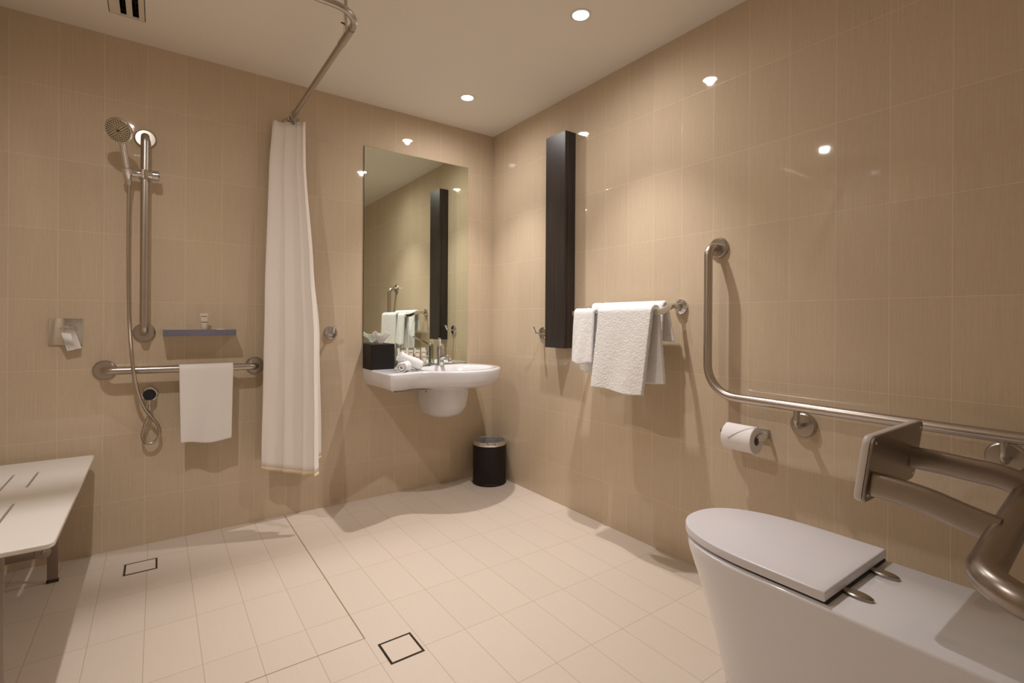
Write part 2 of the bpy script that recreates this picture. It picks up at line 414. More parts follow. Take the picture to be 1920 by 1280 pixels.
# ------------------------------------------------------------------ shower fittings on the back wall
def flanged(parent, pos, axis, r=0.045):
    b = B(); lathe(b, flange_prof(r), pos, axis, 32); return obj('flange', b, m_steel, parent)
R = 0.0172
x = -2.0
t = empty('grab_rail', (x, 0, 1.01), 'upright brushed steel shower grab rail carrying the hand shower', 'grab rail')
b = B(); sweep(b, fillet([(x, -0.002, 1.945), (x, -0.075, 1.945), (x, -0.075, 1.018), (x, -0.002, 1.018)], 0.035, 8), R); obj('rail_tube', b, m_steel, t)
flanged(t, (x, 0, 1.945), (0, -1, 0)); flanged(t, (x, 0, 1.018), (0, -1, 0))
# slider bracket
b = B(); lathe(b, [(0.0, 0), (0.016, 0), (0.018, 0.004), (0.0185, 0.10), (0.016, 0.105)], (-2.070, -0.080, 1.757), (1, 0, 0), 20)
lathe(b, [(0.024, -0.02), (0.024, 0.02)], (x, -0.075, 1.757), (0, 0, 1), 24)
sl_ = obj('slider_clamp', b, m_chrome, t)
b = B(); lathe(b, [(0.016, 0), (0.024, 0.002), (0.025, 0.022), (0.021, 0.028), (0, 0.029)], (-1.972, -0.080, 1.757), (1, 0, 0), 20); obj('clamp_knob', b, m_chrome, t)
b = B(); lathe(b, [(0.012, -0.028), (0.015, -0.018), (0.019, 0.0), (0.020, 0.018), (0.017, 0.02)], (-2.064, -0.104, 1.752), (-0.1, -0.45, 1), 20); obj('handset_holder', b, m_chrome, t)

t = empty('hand_shower', (-2.064, -0.104, 1.75), 'round chrome hand shower held in the clamp of the upright rail', 'hand shower')
hc = Vector((-2.088, -0.205, 1.905)); hn = Vector((-0.42, -0.78, -0.46)).normalized()
b = B(); lathe(b, [(0.0, -0.032), (0.014, -0.030), (0.030, -0.020), (0.048, -0.008), (0.054, 0.0), (0.054, 0.006), (0.050, 0.009)], hc, hn, 40); sh = obj('shower_head', b, m_chrome, t)
b = B(); lathe(b, [(0.050, 0.006), (0.049, 0.0095), (0, 0.0105)], hc, hn, 40); fp = obj('spray_face', b, m_face, sh)
b = B(); Q = Matrix.Translation(hc) @ rot_to(hn)
for rr, n in ((0.012, 8), (0.020, 12), (0.028, 18), (0.036, 24), (0.044, 30)):
    for k in range(n):
        a = 2*PI*(k+0.5*(n % 4))/n; p = Q @ Vector((rr*math.cos(a), rr*math.sin(a), 0.0088+0.001))
        lathe(b, [(0.0026, 0), (0.0022, 0.0022), (0, 0.0024)], p, hn, 6)
lathe(b, [(0.007, 0.009), (0.006, 0.012), (0, 0.0122)], hc, hn, 16)
obj('nozzles', b, m_nozzle, sh, 180)['kind'] = 'stuff'
b = B(); pth = catmull([(-2.058, -0.082, 1.700), (-2.062, -0.100, 1.745), (-2.070, -0.130, 1.80), (-2.077, -0.160, 1.85), (-2.084, -0.178, 1.885), hc-hn*0.018], 5)
nP = len(pth); sweep(b, pth, 0.0125, 14, rad=lambda i: 0.80+0.30*math.sin(PI*min(1, i/nP*1.1))); obj('handle', b, m_chrome, t)
# hose
hp = catmull([(-2.058, -0.082, 1.705), (-2.060, -0.075, 1.60), (-2.060, -0.068, 1.35), (-2.056, -0.07, 1.10), (-2.045, -0.118, 0.93), (-2.035, -0.122, 0.84),
              (-2.020, -0.085, 0.74), (-1.999, -0.062, 0.67), (-1.972, -0.045, 0.620), (-1.945, -0.040, 0.575), (-1.938, -0.040, 0.530), (-1.958, -0.040, 0.495),
              (-1.990, -0.040, 0.496), (-2.004, -0.038, 0.530), (-1.995, -0.036, 0.580), (-1.979, -0.036, 0.625), (-1.978, -0.036, 0.670)], 30)
b = B(); sweep(b, hp, 0.0072, 10, rad=lambda i: 1.0 if i % 2 else 0.86); obj('hose', b, m_steel, t, 180)
t = empty('wall_outlet_elbow', (-1.980, 0, 0.72), 'black capped wall outlet elbow where the shower hose ends', 'hose outlet')
b = B(); lathe(b, [(0.034, 0), (0.034, 0.006), (0.031, 0.009), (0.024, 0.010)], (-1.978, 0, 0.722), (0, -1, 0), 28); obj('flange', b, m_chrome, t)
b = B(); lathe(b, [(0.025, 0.008), (0.026, 0.012), (0.026, 0.042), (0.022, 0.047), (0, 0.048)], (-1.978, 0, 0.722), (0, -1, 0), 28); obj('cap', b, m_blackp, t)
b = B(); lathe(b, [(0.010, 0), (0.010, 0.028), (0.012, 0.030), (0.0125, 0.052), (0.009, 0.056)], (-1.978, -0.034, 0.700), (0, 0, -1), 16); obj('outlet_spout', b, m_chrome, t)

# mixer
t = empty('shower_mixer', (-2.281, 0, 0.97), 'square chrome shower mixer plate with a tilted block lever', 'shower mixer')
b = B(); box(b, -2.339, -2.223, -0.010, 0, 0.967, 1.083, 0.002); obj('wall_plate', b, m_chrome, t)
b = B(); lathe(b, [(0.022, 0.009), (0.022, 0.035)], (-2.262, 0, 1.035), (0, -1, 0), 24); obj('spindle', b, m_chrome, t)
b = B(); tb = bmesh.new(); box(tb, -0.025, 0.025, -0.014, 0.014, -0.085, 0.020, 0.002)
merge(b, tb, Matrix.Translation((-2.268, -0.048, 1.028)) @ Matrix.Rotation(math.radians(-13), 4, 'Y') @ Matrix.Rotation(math.radians(17), 4, 'X')); obj('lever', b, m_chrome, t)

# shelf
t = empty('shower_shelf', (-1.775, 0, 1.002), 'slim chrome shower shelf on the wall above the towel', 'shelf')
b = B(); box(b, -1.927, -1.623, -0.104, -0.1, 1.002, 1.033, 0.001); obj('front_rail', b, m_shelf, t)
b = B(); box(b, -1.925, -1.625, -0.1, 0, 1.010, 1.018, 0.001); obj('shelf_plate', b, m_chrome, t)
for xx in (-1.927, -1.627):
    b = B(); box(b, xx, xx+0.004, -0.1, 0, 1.002, 1.033, 0.001); obj('side_rail', b, m_shelf, t)

def toiletry(x, y, z, h, w, label, group, mt=m_tube, rz=0.0):
    """squeeze tube standing on its cap: wide flat crimp at the top"""
    t = empty('toiletry_tube', (x, y, z), label, 'toiletry tube', group)
    b = B(); rings = []
    for k, (hh, a, c) in enumerate(((0.16, 0.36, 0.36), (0.20, 0.40, 0.40), (0.45, 0.44, 0.33), (0.75, 0.47, 0.20), (0.93, 0.5, 0.06), (1.0, 0.5, 0.05))):
        rings.append([Vector((x+w*a*math.cos(2*PI*i/20)*math.cos(rz)-w*c*math.sin(2*PI*i/20)*math.sin(rz), y+w*c*math.sin(2*PI*i/20)*math.cos(rz)+w*a*math.cos(2*PI*i/20)*math.sin(rz), z+h*hh)) for i in range(20)])
    loft(b, rings); obj('tube_body', b, mt, t)
    b = B(); lathe(b, [(w*0.30, 0), (w*0.31, h*0.15), (w*0.28, h*0.165)], (x, y, z), seg=20); obj('cap', b, m_tubecap, t)
    for hh, ww, c in ((0.82, 0.32, 0.15), (0.53, 0.34, 0.30)):
        b = B(); box(b, x-w*ww, x+w*ww, y-w*c-0.0012, y-w*c+0.003, z+h*hh, z+h*(hh+0.03)); obj('printed_line', b, m_ink, t, None)
    return t
toiletry(-1.759, -0.060, 1.018, 0.096, 0.036, 'single cream toiletry tube standing on the shower shelf', 'toiletry tubes')
t = empty('soap_bar', (-1.688, -0.05, 1.018), 'small round wrapped soap lying on the shower shelf', 'soap')
b = B(); lathe(b, [(0.018, 0), (0.024, 0.004), (0.024, 0.012), (0.018, 0.017), (0, 0.018)], (-1.688, -0.055, 1.018), seg=24); obj('wrapped_soap', b, m_tubecap, t)

# horizontal grab rail
t = empty('grab_rail', (-1.83, 0, 0.843), 'horizontal brushed steel grab rail on the shower wall with a white towel over it', 'grab rail')
b = B(); sweep(b, fillet([(-2.146, -0.002, 0.846), (-2.146, -0.075, 0.846), (-1.524, -0.075, 0.840), (-1.524, -0.002, 0.840)], 0.035, 8), R); obj('rail_tube', b, m_steel, t)
flanged(t, (-2.146, 0, 0.846), (0, -1, 0)); flanged(t, (-1.524, 0, 0.840), (0, -1, 0))

def drape(name, label, group, axis, a0, a1, bar, barz, r, zf, zb, mat, thick=0.008, wave=0.006, flare=0.0, skew=0.0, seed=0, parts=None, nu=26, nv=60, gap=0.0, bumpy=0.0):
    """towel over a bar. axis 'x' (bar along x, front is -y) or 'y' (bar along y, front is -x). a0..a1 extent along bar."""
    rr = r+thick/2+0.001
    Lf, Lb, La = barz-zf, barz-zb, PI*rr
    tot = Lf+Lb+La
    def fn(u, v):
        s = v*tot
        if s < Lf: d, z = -rr, zf+s; k = (Lf-s)/Lf
        elif s < Lf+La: a = (s-Lf)/rr; d, z = -rr*math.cos(a), barz+rr*math.sin(a); k = 0
        else: d, z = rr, barz-(s-Lf-La); k = -(s-Lf-La)/Lb
        kk = abs(k)
        w_ = wave*kk*(math.sin(u*5.2+seed)+0.6*math.sin(u*11+seed*2+kk*3))
        if k > 0: d += -gap*kk+w_-abs(wave)*0.4*kk
        else: d += gap*kk*0.4+min(w_, 0.004)
        a = a0+(a1-a0)*u
        mid = (a0+a1)/2
        a += (a-mid)*flare*kk + skew*k
        z += 0.006*math.sin(u*6+seed)*kk
        if bumpy:
            q = Vector((u*abs(a1-a0)*190+seed*7, v*tot*190, 0.3)); d += bumpy*noise.noise(q); z += 0.5*bumpy*noise.noise(q+Vector((9, 9, 9)))*kk
        if axis == 'x': return Vector((a, bar+d, z))
        return Vector((bar+d, a, z))
    t = empty(name, (0, 0, 0), label, 'towel', group)
    t.location = ((a0+a1)/2, bar, min(zf, zb)) if axis == 'x' else (bar, (a0+a1)/2, min(zf, zb))
    bpy.context.view_layer.update()
    sheet(fn, nu, nv, mat, 'towel_cloth', t, thick, 1)
    return t, fn
drape('hand_towel', 'flat white cotton towel hanging over the horizontal rail in the shower', None, 'x', -1.863, -1.634, -0.075, 0.8425, R, 0.482, 0.56, m_cloth2, 0.005, 0.006, -0.06, 0, 1.2, gap=0.008)

# ------------------------------------------------------------------ folding shower seat
ZS = 0.470
t = empty('shower_bench', (-2.39, -0.6, 0), 'white slotted fold down shower seat on steel legs beside the left wall', 'bench')
b = B()
X0, X1, Y0, Y1, TH = XL+0.012, -2.176, -1.135, -0.048, 0.014
xs = [X0, -2.547, -2.540, -2.477, -2.470, -2.407, -2.400, -2.337, -2.330, X1]
ys = [Y0, -0.985, -0.675, -0.555-0.0, -0.235, Y1]
# slot columns x index odd (1,3,5,7), slot rows: y 1..2 and 3..4
ysl = [Y0, -1.03, -0.665, -0.475, -0.235, Y1]
for i in range(len(xs)-1):
    for j in range(len(ysl)-1):
        if i in (1, 3, 5, 7) and j in (1, 3): continue
        box(b, xs[i], xs[i+1], ysl[j], ysl[j+1], ZS-TH, ZS)
bmesh.ops.remove_doubles(b, verts=b.verts, dist=1e-5)
# delete internal faces
seen = {}
for f in list(b.faces):
    k = tuple(round(c, 4) for c in f.calc_center_median()); seen.setdefault(k, []).append(f)
dl = [f for fs in seen.values() if len(fs) > 1 for f in fs]
bmesh.ops.delete(b, geom=dl, context='FACES')
# round the four outer corners
ce = [e for e in b.edges if abs(e.verts[0].co.z-e.verts[1].co.z) > TH*0.9 and (abs(e.verts[0].co.x-X0) < 1e-4 or abs(e.verts[0].co.x-X1) < 1e-4) and (abs(e.verts[0].co.y-Y0) < 1e-4 or abs(e.verts[0].co.y-Y1) < 1e-4)]
bmesh.ops.bevel(b, geom=ce, offset=0.022, segments=6, profile=0.5, affect='EDGES')
sp = obj('seat_panel', b, m_seatp, t, None)
bv = sp.modifiers.new('bev', 'BEVEL'); bv.width = 0.003; bv.segments = 3; bv.limit_method = 'ANGLE'
for yy in (-0.212, -1.108):
    b = B(); box(b, -2.311, -2.277, yy-0.005, yy+0.005, 0.004, ZS-TH-0.001, 0.002); lg = obj('leg', b, m_steel_dk, t)
    b = B(); box(b, -2.313, -2.275, yy-0.007, yy+0.007, 0.0, 0.012, 0.001); obj('foot_cap', b, m_rub, lg)
    b = B(); box(b, XL+0.002, -2.318, yy-0.006, yy+0.002, 0.112, 0.148, 0.002); obj('brace', b, m_steel_dk, t)
    b = B(); lathe(b, [(0.026, -0.006), (0.028, 0), (0.026, 0.006), (0.008, 0.008), (0.006, 0.012), (0, 0.013)], (-2.322, yy-0.005, 0.132), (0, -1, 0), 28); obj('hinge_disc', b, m_steel, t)
b = B(); box(b, XL+0.0005, XL+0.010, -1.15, -0.06, 0.40, 0.455, 0.002); obj('wall_bracket', b, m_steel_dk, t)

# ------------------------------------------------------------------ robe hooks
def hook(pos, n, side, label):
    n = Vector(n); s = Vector(side)
    t = empty('robe_hook', pos, label, 'hook', 'chrome robe hooks'); p = Vector(pos)
    b = B(); lathe(b, [(0.038, 0), (0.038, 0.006), (0.035, 0.010), (0.026, 0.011), (0, 0.011)], p, n, 32); obj('wall_disc', b, m_chrome, t)
    b = B(); sweep(b, fillet([p+n*0.008, p+n*0.062, p+n*0.078+Vector((0, 0, 0.034))], 0.014, 6), 0.0065, 14)
    lathe(b, [(0.0065, -0.003), (0.009, 0), (0.009, 0.006), (0, 0.009)], p+n*0.078+Vector((0, 0, 0.032)), n*0.4+Vector((0, 0, 1)), 16); obj('peg', b, m_chrome, t)
hook((-1.128, 0, 1.012), (0, -1, 0), (1, 0, 0), 'chrome robe hook on the wall between curtain and mirror')
hook((0, -0.576, 1.012), (-1, 0, 0), (0, 1, 0), 'chrome robe hook at the lower left of the dark wall cabinet')

# ------------------------------------------------------------------ mirror
t = empty('wall_mirror', (-0.577, 0, 0.797), 'tall frameless mirror on the wall behind the wash basin', 'mirror')
b = B(); box(b, -0.9385, -0.2125, -0.0055, -0.0005, 0.797, 2.139, 0.0); obj('backing', b, m_mirror_edge, t, None)
b = B(); box(b, -0.937, -0.214, -0.0075, -0.0056, 0.7985, 2.1375, 0.0); obj('mirror_glass', b, m_mirror, t, None)

# ------------------------------------------------------------------ wash basin
ZB = 0.795
t = empty('wash_basin', (-0.5, 0, 0.46), 'white wall hung wash basin with a side shelf below the mirror', 'wash basin')
left = [Vector((-0.938, -0.001, 0)), Vector((-0.938, -0.15, 0)), Vector((-0.938, -0.30, 0)), Vector((-0.938, -0.405, 0)), Vector((-0.932, -0.424, 0)), Vector((-0.914, -0.430, 0))]
front = catmull([(-0.914, -0.430, 0), (-0.83, -0.412, 0), (-0.745, -0.382, 0), (-0.675, -0.398, 0), (-0.60, -0.455, 0), (-0.51, -0.500, 0), (-0.41, -0.505, 0), (-0.31, -0.475, 0), (-0.21, -0.405, 0), (-0.148, -0.315, 0), (-0.132, -0.22, 0), (-0.148, -0.10, 0), (-0.185, -0.001, 0)], 5)
outl = left[:-1]+front
def along(a, b_, n): return [a+(b_-a)*k/n for k in range(1, n)]
outl = outl+along(outl[-1], outl[0], 14)
# dense left side
n = len(outl)
area = sum(outl[i].x*outl[(i+1) % n].y-outl[(i+1) % n].x*outl[i].y for i in range(n))
def inset(pts, d):
    out = []
    for i in range(n):
        e1 = (pts[i]-pts[i-1]); e2 = (pts[(i+1) % n]-pts[i])
        nn = Vector((-(e1.y/e1.length+e2.y/e2.length), e1.x/e1.length+e2.x/e2.length, 0)).normalized()
        if area < 0: nn = -nn
        q = pts[i]+nn*d
        q.y = min(q.y, -0.001) if pts[i].y < -0.01 else -0.001
        q.x = max(q.x, -0.937); out.append(q)
    return out
bc = Vector((-0.44, -0.275, 0))
def ell(a, b_, z):
    out = []
    base = inset(outl, 0.03)
    for q in base:
        d = q-bc; ang = math.atan2(d.y/b_, d.x/a); out.append(bc+Vector((a*math.cos(ang), b_*math.sin(ang), z)))
    return out
def at(pts, z): return [Vector((q.x, q.y, z)) for q in pts]
rings = [ell(0.08, 0.06, 0.668), ell(0.15, 0.10, 0.672), ell(0.21, 0.155, 0.684), at(inset(outl, 0.040), 0.694), at(inset(outl, 0.025), 0.702), at(inset(outl, 0.012), 0.716), at(inset(outl, 0.002), 0.738), at(outl, ZB-0.010), at(inset(outl, 0.003), ZB-0.003), at(inset(outl, 0.010), ZB),
         ell(0.250, 0.185, ZB), ell(0.240, 0.177, ZB-0.004), ell(0.225, 0.165, ZB-0.022), ell(0.205, 0.15, ZB-0.06), ell(0.15, 0.11, ZB-0.10), ell(0.05, 0.04, ZB-0.112)]
b = B(); loft(b, rings); obj('basin_body', b, m_porc, t, 50)
# shroud: half capsule below the bowl
b = B(); rings = []
for z, hw, dep in ((0.700, 0.134, 0.30), (0.62, 0.133, 0.295), (0.55, 0.128, 0.28), (0.505, 0.115, 0.25), (0.478, 0.09, 0.20), (0.466, 0.05, 0.13)):
    ring = []
    for k in range(25):
        a = PI*k/24; ring.append(Vector((-0.440-hw*math.cos(a), -0.001-dep*0.45-dep*0.55*math.sin(a), z)))
    ring = [Vector((-0.440-hw, -0.001, z))]+ring+[Vector((-0.440+hw, -0.001, z))]
    rings.append(ring)
loft(b, rings); obj('trap_shroud', b, m_porc, t, 60)
b = B(); lathe(b, [(0.009, -0.004), (0.009, 0.001), (0, 0.002)], (-0.572, -0.115, 0.640), (-1, 0, 0), 16); obj('bolt_cover', b, m_screw, t)
b = B(); lathe(b, [(0.024, 0), (0.024, 0.003), (0.015, 0.005), (0, 0.004)], (bc.x, bc.y, ZB-0.112), seg=24); obj('waste_plug', b, m_chrome, t)

# basin mixer tap
t = empty('basin_tap', (-0.452, -0.075, ZB), 'chrome basin mixer tap with a long raised lever', 'tap')
tx, ty = -0.452, -0.075
b = B(); lathe(b, [(0.027, 0), (0.027, 0.004), (0.0225, 0.008), (0.0215, 0.05), (0.023, 0.085), (0.023, 0.105)], (tx, ty, ZB), seg=28); obj('tap_body', b, m_chrome, t)
b = B(); sweep(b, catmull([(tx, ty-0.005, ZB+0.045), (tx, ty-0.045, ZB+0.062), (tx, ty-0.09, ZB+0.064), (tx, ty-0.125, ZB+0.045), (tx, ty-0.135, ZB+0.030)], 5), 0.013, 16, rad=lambda i: 1.15-0.012*i); obj('spout', b, m_chrome, t)
b = B(); lathe(b, [(0.023, 0.0), (0.024, 0.012), (0.020, 0.028), (0.010, 0.036), (0, 0.037)], (tx, ty, ZB+0.106), seg=28)
sweep(b, [(tx, ty-0.005, ZB+0.125), (tx-0.035, ty-0.055, ZB+0.150), (tx-0.073, ty-0.125, ZB+0.180)], 0.006, 12, flat=(0.0045, 0.009)); obj('lever', b, m_chrome, t)

# tissue box
x0, x1, y0, y1, z0 = -0.937, -0.793, -0.145, -0.009, ZB+0.0005
t = empty('tissue_box', ((x0+x1)/2, (y0+y1)/2, z0), 'dark brown cube tissue box on the basin shelf in front of the mirror', 'tissue box')
b = B(); box(b, x0, x1, y0, y1, z0, z0+0.150, 0.004, 3); tb_ = obj('box_cover', b, m_black, t)
b = B(); lathe(b, [(0.036, 0), (0.036, 0.0015), (0, 0.0015)], ((x0+x1)/2, (y0+y1)/2, z0+0.1495), seg=28); obj('opening', b, m_dark, t)
cx, cy, cz = (x0+x1)/2, (y0+y1)/2, z0+0.149
def leaf(u, v, s, h, ph):
    a = (u-0.5)*2.4+ph; r = (0.010+0.022*v*s); k = v
    return Vector((cx+r*math.sin(a)*1.5+s*0.022*v+0.004*math.sin(9*u), cy+r*math.cos(a)*0.6-0.006, cz+h*v*(1-0.55*abs(u-0.5)*1.2)+0.004*math.sin(u*14)))
def leafA(u, v): return leaf(u, v, -1.3, 0.070, 0.3)
def leafB(u, v): return leaf(u, v, 0.9, 0.072, 2.6)
sheet(leafA, 12, 8, m_paper, 'tissue', t, 0.001, 1); sheet(leafB, 12, 8, m_paper, 'tissue', t, 0.001, 1)

# rolled face towels
def rolled(p, d, ln, r, label, zt):
    """spiral roll lying along d"""
    p = Vector(p); d = Vector(d).normalized(); side = d.cross(Vector((0, 0, 1))).normalized(); upv = side.cross(d).normalized()
    t = empty('rolled_face_towel', p-Vector((0, 0, r)), label, 'towel', 'rolled face towels')
    turns = 3.2; nn = 90
    def fn(u, v):
        th = v*turns*2*PI; rr = r*(0.16+0.80*v); s = 0.003*math.sin(u*7+v*9)
        return p+d*(ln*(u-0.5)+0.002*math.sin(v*20))+side*(rr+s)*math.cos(th)+upv*(rr+s)*math.sin(th)
    sheet(fn, 10, nn, m_cloth, 'towel_cloth', t, 0.0075, 0)
    return t
rolled((-0.815, -0.330, ZB+0.0285), (0.62, 0.85, 0), 0.13, 0.028, 'rolled white face towel lying flat at the front of the basin shelf', 0)
rolled((-0.740, -0.245, ZB+0.052), (0.72, -0.02, -0.34), 0.15, 0.028, 'rolled white face towel leaning on the flat roll beside the toiletries', 0)

# toiletry tray and tubes
t = empty('toiletry_tray', (-0.63, -0.055, ZB), 'clear acrylic tray holding the toiletry tubes beside the tap', 'tray')
b = B(); box(b, -0.745, -0.525, -0.090, -0.020, ZB+0.0005, ZB+0.004, 0.001); obj('tray_base', b, m_acryl, t)
b = B(); box(b, -0.745, -0.525, -0.0225, -0.020, ZB+0.004, ZB+0.115, 0.001); obj('tray_back', b, m_acryl, t)
for k, (xx, lab) in enumerate(((-0.700, 'toiletry tube nearest the tissue box, leftmost of four by the mirror'), (-0.652, 'second toiletry tube from the tissue box in front of the mirror'),
                               (-0.606, 'third toiletry tube from the tissue box in front of the mirror'), (-0.562, 'toiletry tube nearest the tap, rightmost of four by the mirror'))):
    toiletry(xx, -0.055, ZB+0.0045, 0.100, 0.036, lab, 'toiletry tubes')

# ------------------------------------------------------------------ wall cabinet
t = empty('wall_cabinet', (-0.04, -0.775, 0.932), 'tall narrow dark wood cabinet on the right hand wall', 'cabinet')
b = B(); box(b, -0.060, 0, -0.858, -0.688, 0.932, 2.166, 0.001, 1); obj('carcass', b, m_wood, t, None)
b = B(); box(b, -0.080, -0.063, -0.858, -0.688, 0.932, 2.166, 0.001, 1); obj('door', b, m_wood, t, None)
b = B(); box(b, -0.0605, -0.0625, -0.852, -0.694, 0.94, 2.158); obj('door_gasket', b, m_dark, t, None)

# ------------------------------------------------------------------ towel rail with towels
t = empty('towel_rail', (0, -1.3, 1.15), 'chrome double bar towel rail on the right wall under the towels', 'towel rail')
YR0, YR1 = -1.070, -1.590
XF, XR, ZF, ZR = -0.192, -0.085, 1.128, 1.158
for y in (YR0, YR1):
    b = B(); lathe(b, [(0.034, 0), (0.034, 0.010), (0.030, 0.014), (0.022, 0.022), (0, 0.024)], (0, y+0.018*(1 if y == YR1 else -1), 1.155), (-1, 0, 0), 28); obj('flange', b, m_chrome, t)
    b = B(); yy = y+0.018*(1 if y == YR1 else -1)
    sweep(b, catmull([(-0.004, yy, 1.155), (-0.06, yy, 1.158), (-0.115, y+0.004*(1 if y == YR1 else -1), 1.148), (-0.16, y, 1.132), (-0.205, y, 1.126)], 6), 0.0125, 16, flat=(0.013, 0.0095), upv=(0, 0, 1)); obj('bracket_arm', b, m_chrome, t)
b = B(); sweep(b, [(XF, YR0, ZF), (XF, YR1, ZF)], 0.008); obj('bar', b, m_chrome, t)
b = B(); sweep(b, [(XR, YR0-0.012, ZR), (XR, YR1+0.012, ZR)], 0.008); obj('bar', b, m_chrome, t)
drape('bath_towel', 'large white terry towel over the front bar, nearest the end bracket', 'towels on the double rail', 'y', -1.262, -1.580, XF, ZF, 0.012, 0.765, 0.815, m_cloth, 0.020, 0.004, -0.02, 0.030, 0.4, gap=0.020, nu=70, nv=170, bumpy=0.0017)
drape('face_towel', 'small white terry towel over the front bar beside the dark cabinet', 'towels on the double rail', 'y', -1.082, -1.222, XF, ZF, 0.009, 0.875, 0.83, m_cloth, 0.014, 0.004, 0.03, 0.0, 2.2, gap=0.016, nu=24, nv=70, bumpy=0.0018)
drape('bath_towel', 'white terry towel over the rear bar behind the other two', 'towels on the double rail', 'y', -1.100, -1.550, XR, ZR, 0.009, 0.82, 0.99, m_cloth, 0.014, 0.003, 0.06, 0.012, 3.0, gap=0.022, nu=40, nv=70, bumpy=0.0018)

# ------------------------------------------------------------------ L shaped grab rail on the right wall
XS = -0.08
t = empty('grab_rail', (0, -2.2, 0.70), 'long L shaped steel grab rail on the right wall beside the toilet', 'grab rail')
b = B(); sweep(b, fillet([(-0.002, -1.757, 1.402), (XS, -1.757, 1.402), (XS, -1.757, 0.785), (XS, -2.60, 0.779), (XS, YF+0.004, 0.779)], [0.04, 0.125, 0.1], 12), R); obj('rail_tube', b, m_steel, t)
flanged(t, (0, -1.757, 1.402), (-1, 0, 0), 0.044)
for y in (-2.112, -2.650):
    flanged(t, (0, y+0.010, 0.707), (-1, 0, 0), 0.046)
    b = B(); sweep(b, fillet([(-0.006, y+0.010, 0.707), (XS, y+0.002, 0.707), (XS, y, 0.772)], 0.030, 8), 0.0105, 14); obj('support_stem', b, m_steel, t)
b = B(); lathe(b, flange_prof(0.044), (XS, YF, 0.779), (0, 1, 0), 32); obj('flange', b, m_steel, t)

# ------------------------------------------------------------------ toilet roll and its holder
t = empty('toilet_roll_holder', (0, -1.90, 0.64), 'small chrome toilet roll holder on the right wall under the grab rail', 'toilet roll holder')
ry0, ry1, rx, rz = -1.845, -1.967, -0.075, 0.642
b = B(); sweep(b, [(rx, ry0+0.022, rz), (rx, ry1-0.006, rz)], 0.007, 14); obj('spindle', b, m_chrome, t)
b = B(); box(b, rx-0.010, rx+0.010, ry0+0.016, ry0+0.028, rz-0.010, rz+0.010, 0.001); obj('end_stop', b, m_chrome, t)
b = B(); box(b, -0.080, -0.004, ry1-0.010, ry1-0.004, rz-0.012, rz+0.012, 0.001); obj('arm', b, m_chrome, t)
b = B(); box(b, -0.005, 0, ry1-0.010, ry1+0.038, rz-0.024, rz+0.024, 0.001); obj('wall_plate', b, m_chrome, t)
rzc = rz-0.012
t = empty('toilet_roll', (rx, -1.90, rzc-0.052), 'white toilet paper roll with a folded pointed end', 'toilet roll')
b = B(); n_ = 48; ro, ri = 0.052, 0.020
lathe(b, [(ri, 0), (ro-0.002, 0), (ro, 0.002), (ro, 0.118), (ro-0.002, 0.120), (ri, 0.120), (ri, 0)], (rx, ry0, rzc), (0, -1, 0), n_, cap=False); obj('paper', b, m_paper, t, 40)
b = B(); lathe(b, [(ri-0.0002, 0.001), (ri-0.0002, 0.119), (ri-0.0015, 0.119), (ri-0.0015, 0.001), (ri-0.0002, 0.001)], (rx, ry0, rzc), (0, -1, 0), 32, cap=False); obj('core', b, m_card, t)
def flap(u, v):
    # triangular folded tip wrapped on the roll's outside face
    th = math.radians(140-(70*(1-abs(2*u*0.9-0.35))*v+6))
    th = math.radians(100+80*v*(1-abs(u-0.25)*1.25 if u > 0.25 else 1-abs(u-0.25)*3.4))
    rr = ro+0.0012
    return Vector((rx+rr*math.cos(th), ry0-0.002-0.116*u, rzc+rr*math.sin(th)))
sheet(flap, 24, 14, m_paper, 'folded_tip', t, 0.0015, 0)

# ------------------------------------------------------------------ toilet
TX = -0.507; ZT = 0.432
t = empty('toilet', (TX, -2.6, 0), 'white back to wall toilet with closed lid by the right wall', 'toilet')
def dring(cx, hw, yf, yb, z, n=36, flen=None, pw=2.3):
    """D shaped outline: rounded front (towards +y), straight back"""
    fl = flen if flen else hw*1.55
    yc = yf-fl; pts = []
    for k in range(n+1):
        a = PI*k/n; c, s = math.cos(a), math.sin(a)
        pts.append(Vector((cx+hw*math.copysign(abs(c)**(2/pw), c), yc+fl*abs(s)**(2/pw), z)))
    m_ = 8
    for k in range(1, m_): pts.append(Vector((cx-hw, yc+(yb-yc)*k/m_, z)))
    for k in range(m_+1): pts.append(Vector((cx-hw+2*hw*k/m_, yb, z)))
    for k in range(1, m_): pts.append(Vector((cx+hw, yb+(yc-yb)*k/m_, z)))
    return pts
b = B(); rings = []
YB = YF+0.003
for z, hw, yf in ((0.0, 0.120, -2.125), (0.012, 0.122, -2.115), (0.06, 0.132, -2.105), (0.14, 0.148, -2.088), (0.24, 0.168, -2.062), (0.33, 0.184, -2.034), (0.40, 0.195, -2.008), (ZT-0.010, 0.1955, -2.004), (ZT-0.003, 0.1945, -2.005), (ZT, 0.190, -2.010)):
    rings.append(dring(TX, hw, yf, YB, z, flen=0.27))
loft(b, rings); obj('pan', b, m_porc, t, 50)
b = B(); loft(b, [dring(TX, 0.181, -2.015, -2.458, ZT+0.0005, flen=0.29), dring(TX, 0.181, -2.015, -2.458, ZT+0.007, flen=0.29)]); obj('seat_gap_shade', b, m_dark, t)  # thin seat slab coloured near-black for the shade under the lid
b = B(); yl = -2.456
R_ = lambda d, z: dring(TX, 0.190-d, -1.992-d, yl+d, z, flen=0.30)
loft(b, [R_(0.003, ZT+0.0065), R_(0.0, ZT+0.009), R_(0.0, ZT+0.028), R_(0.001, ZT+0.0305), R_(0.004, ZT+0.0315)]); obj('lid', b, m_plastic, t, 50)
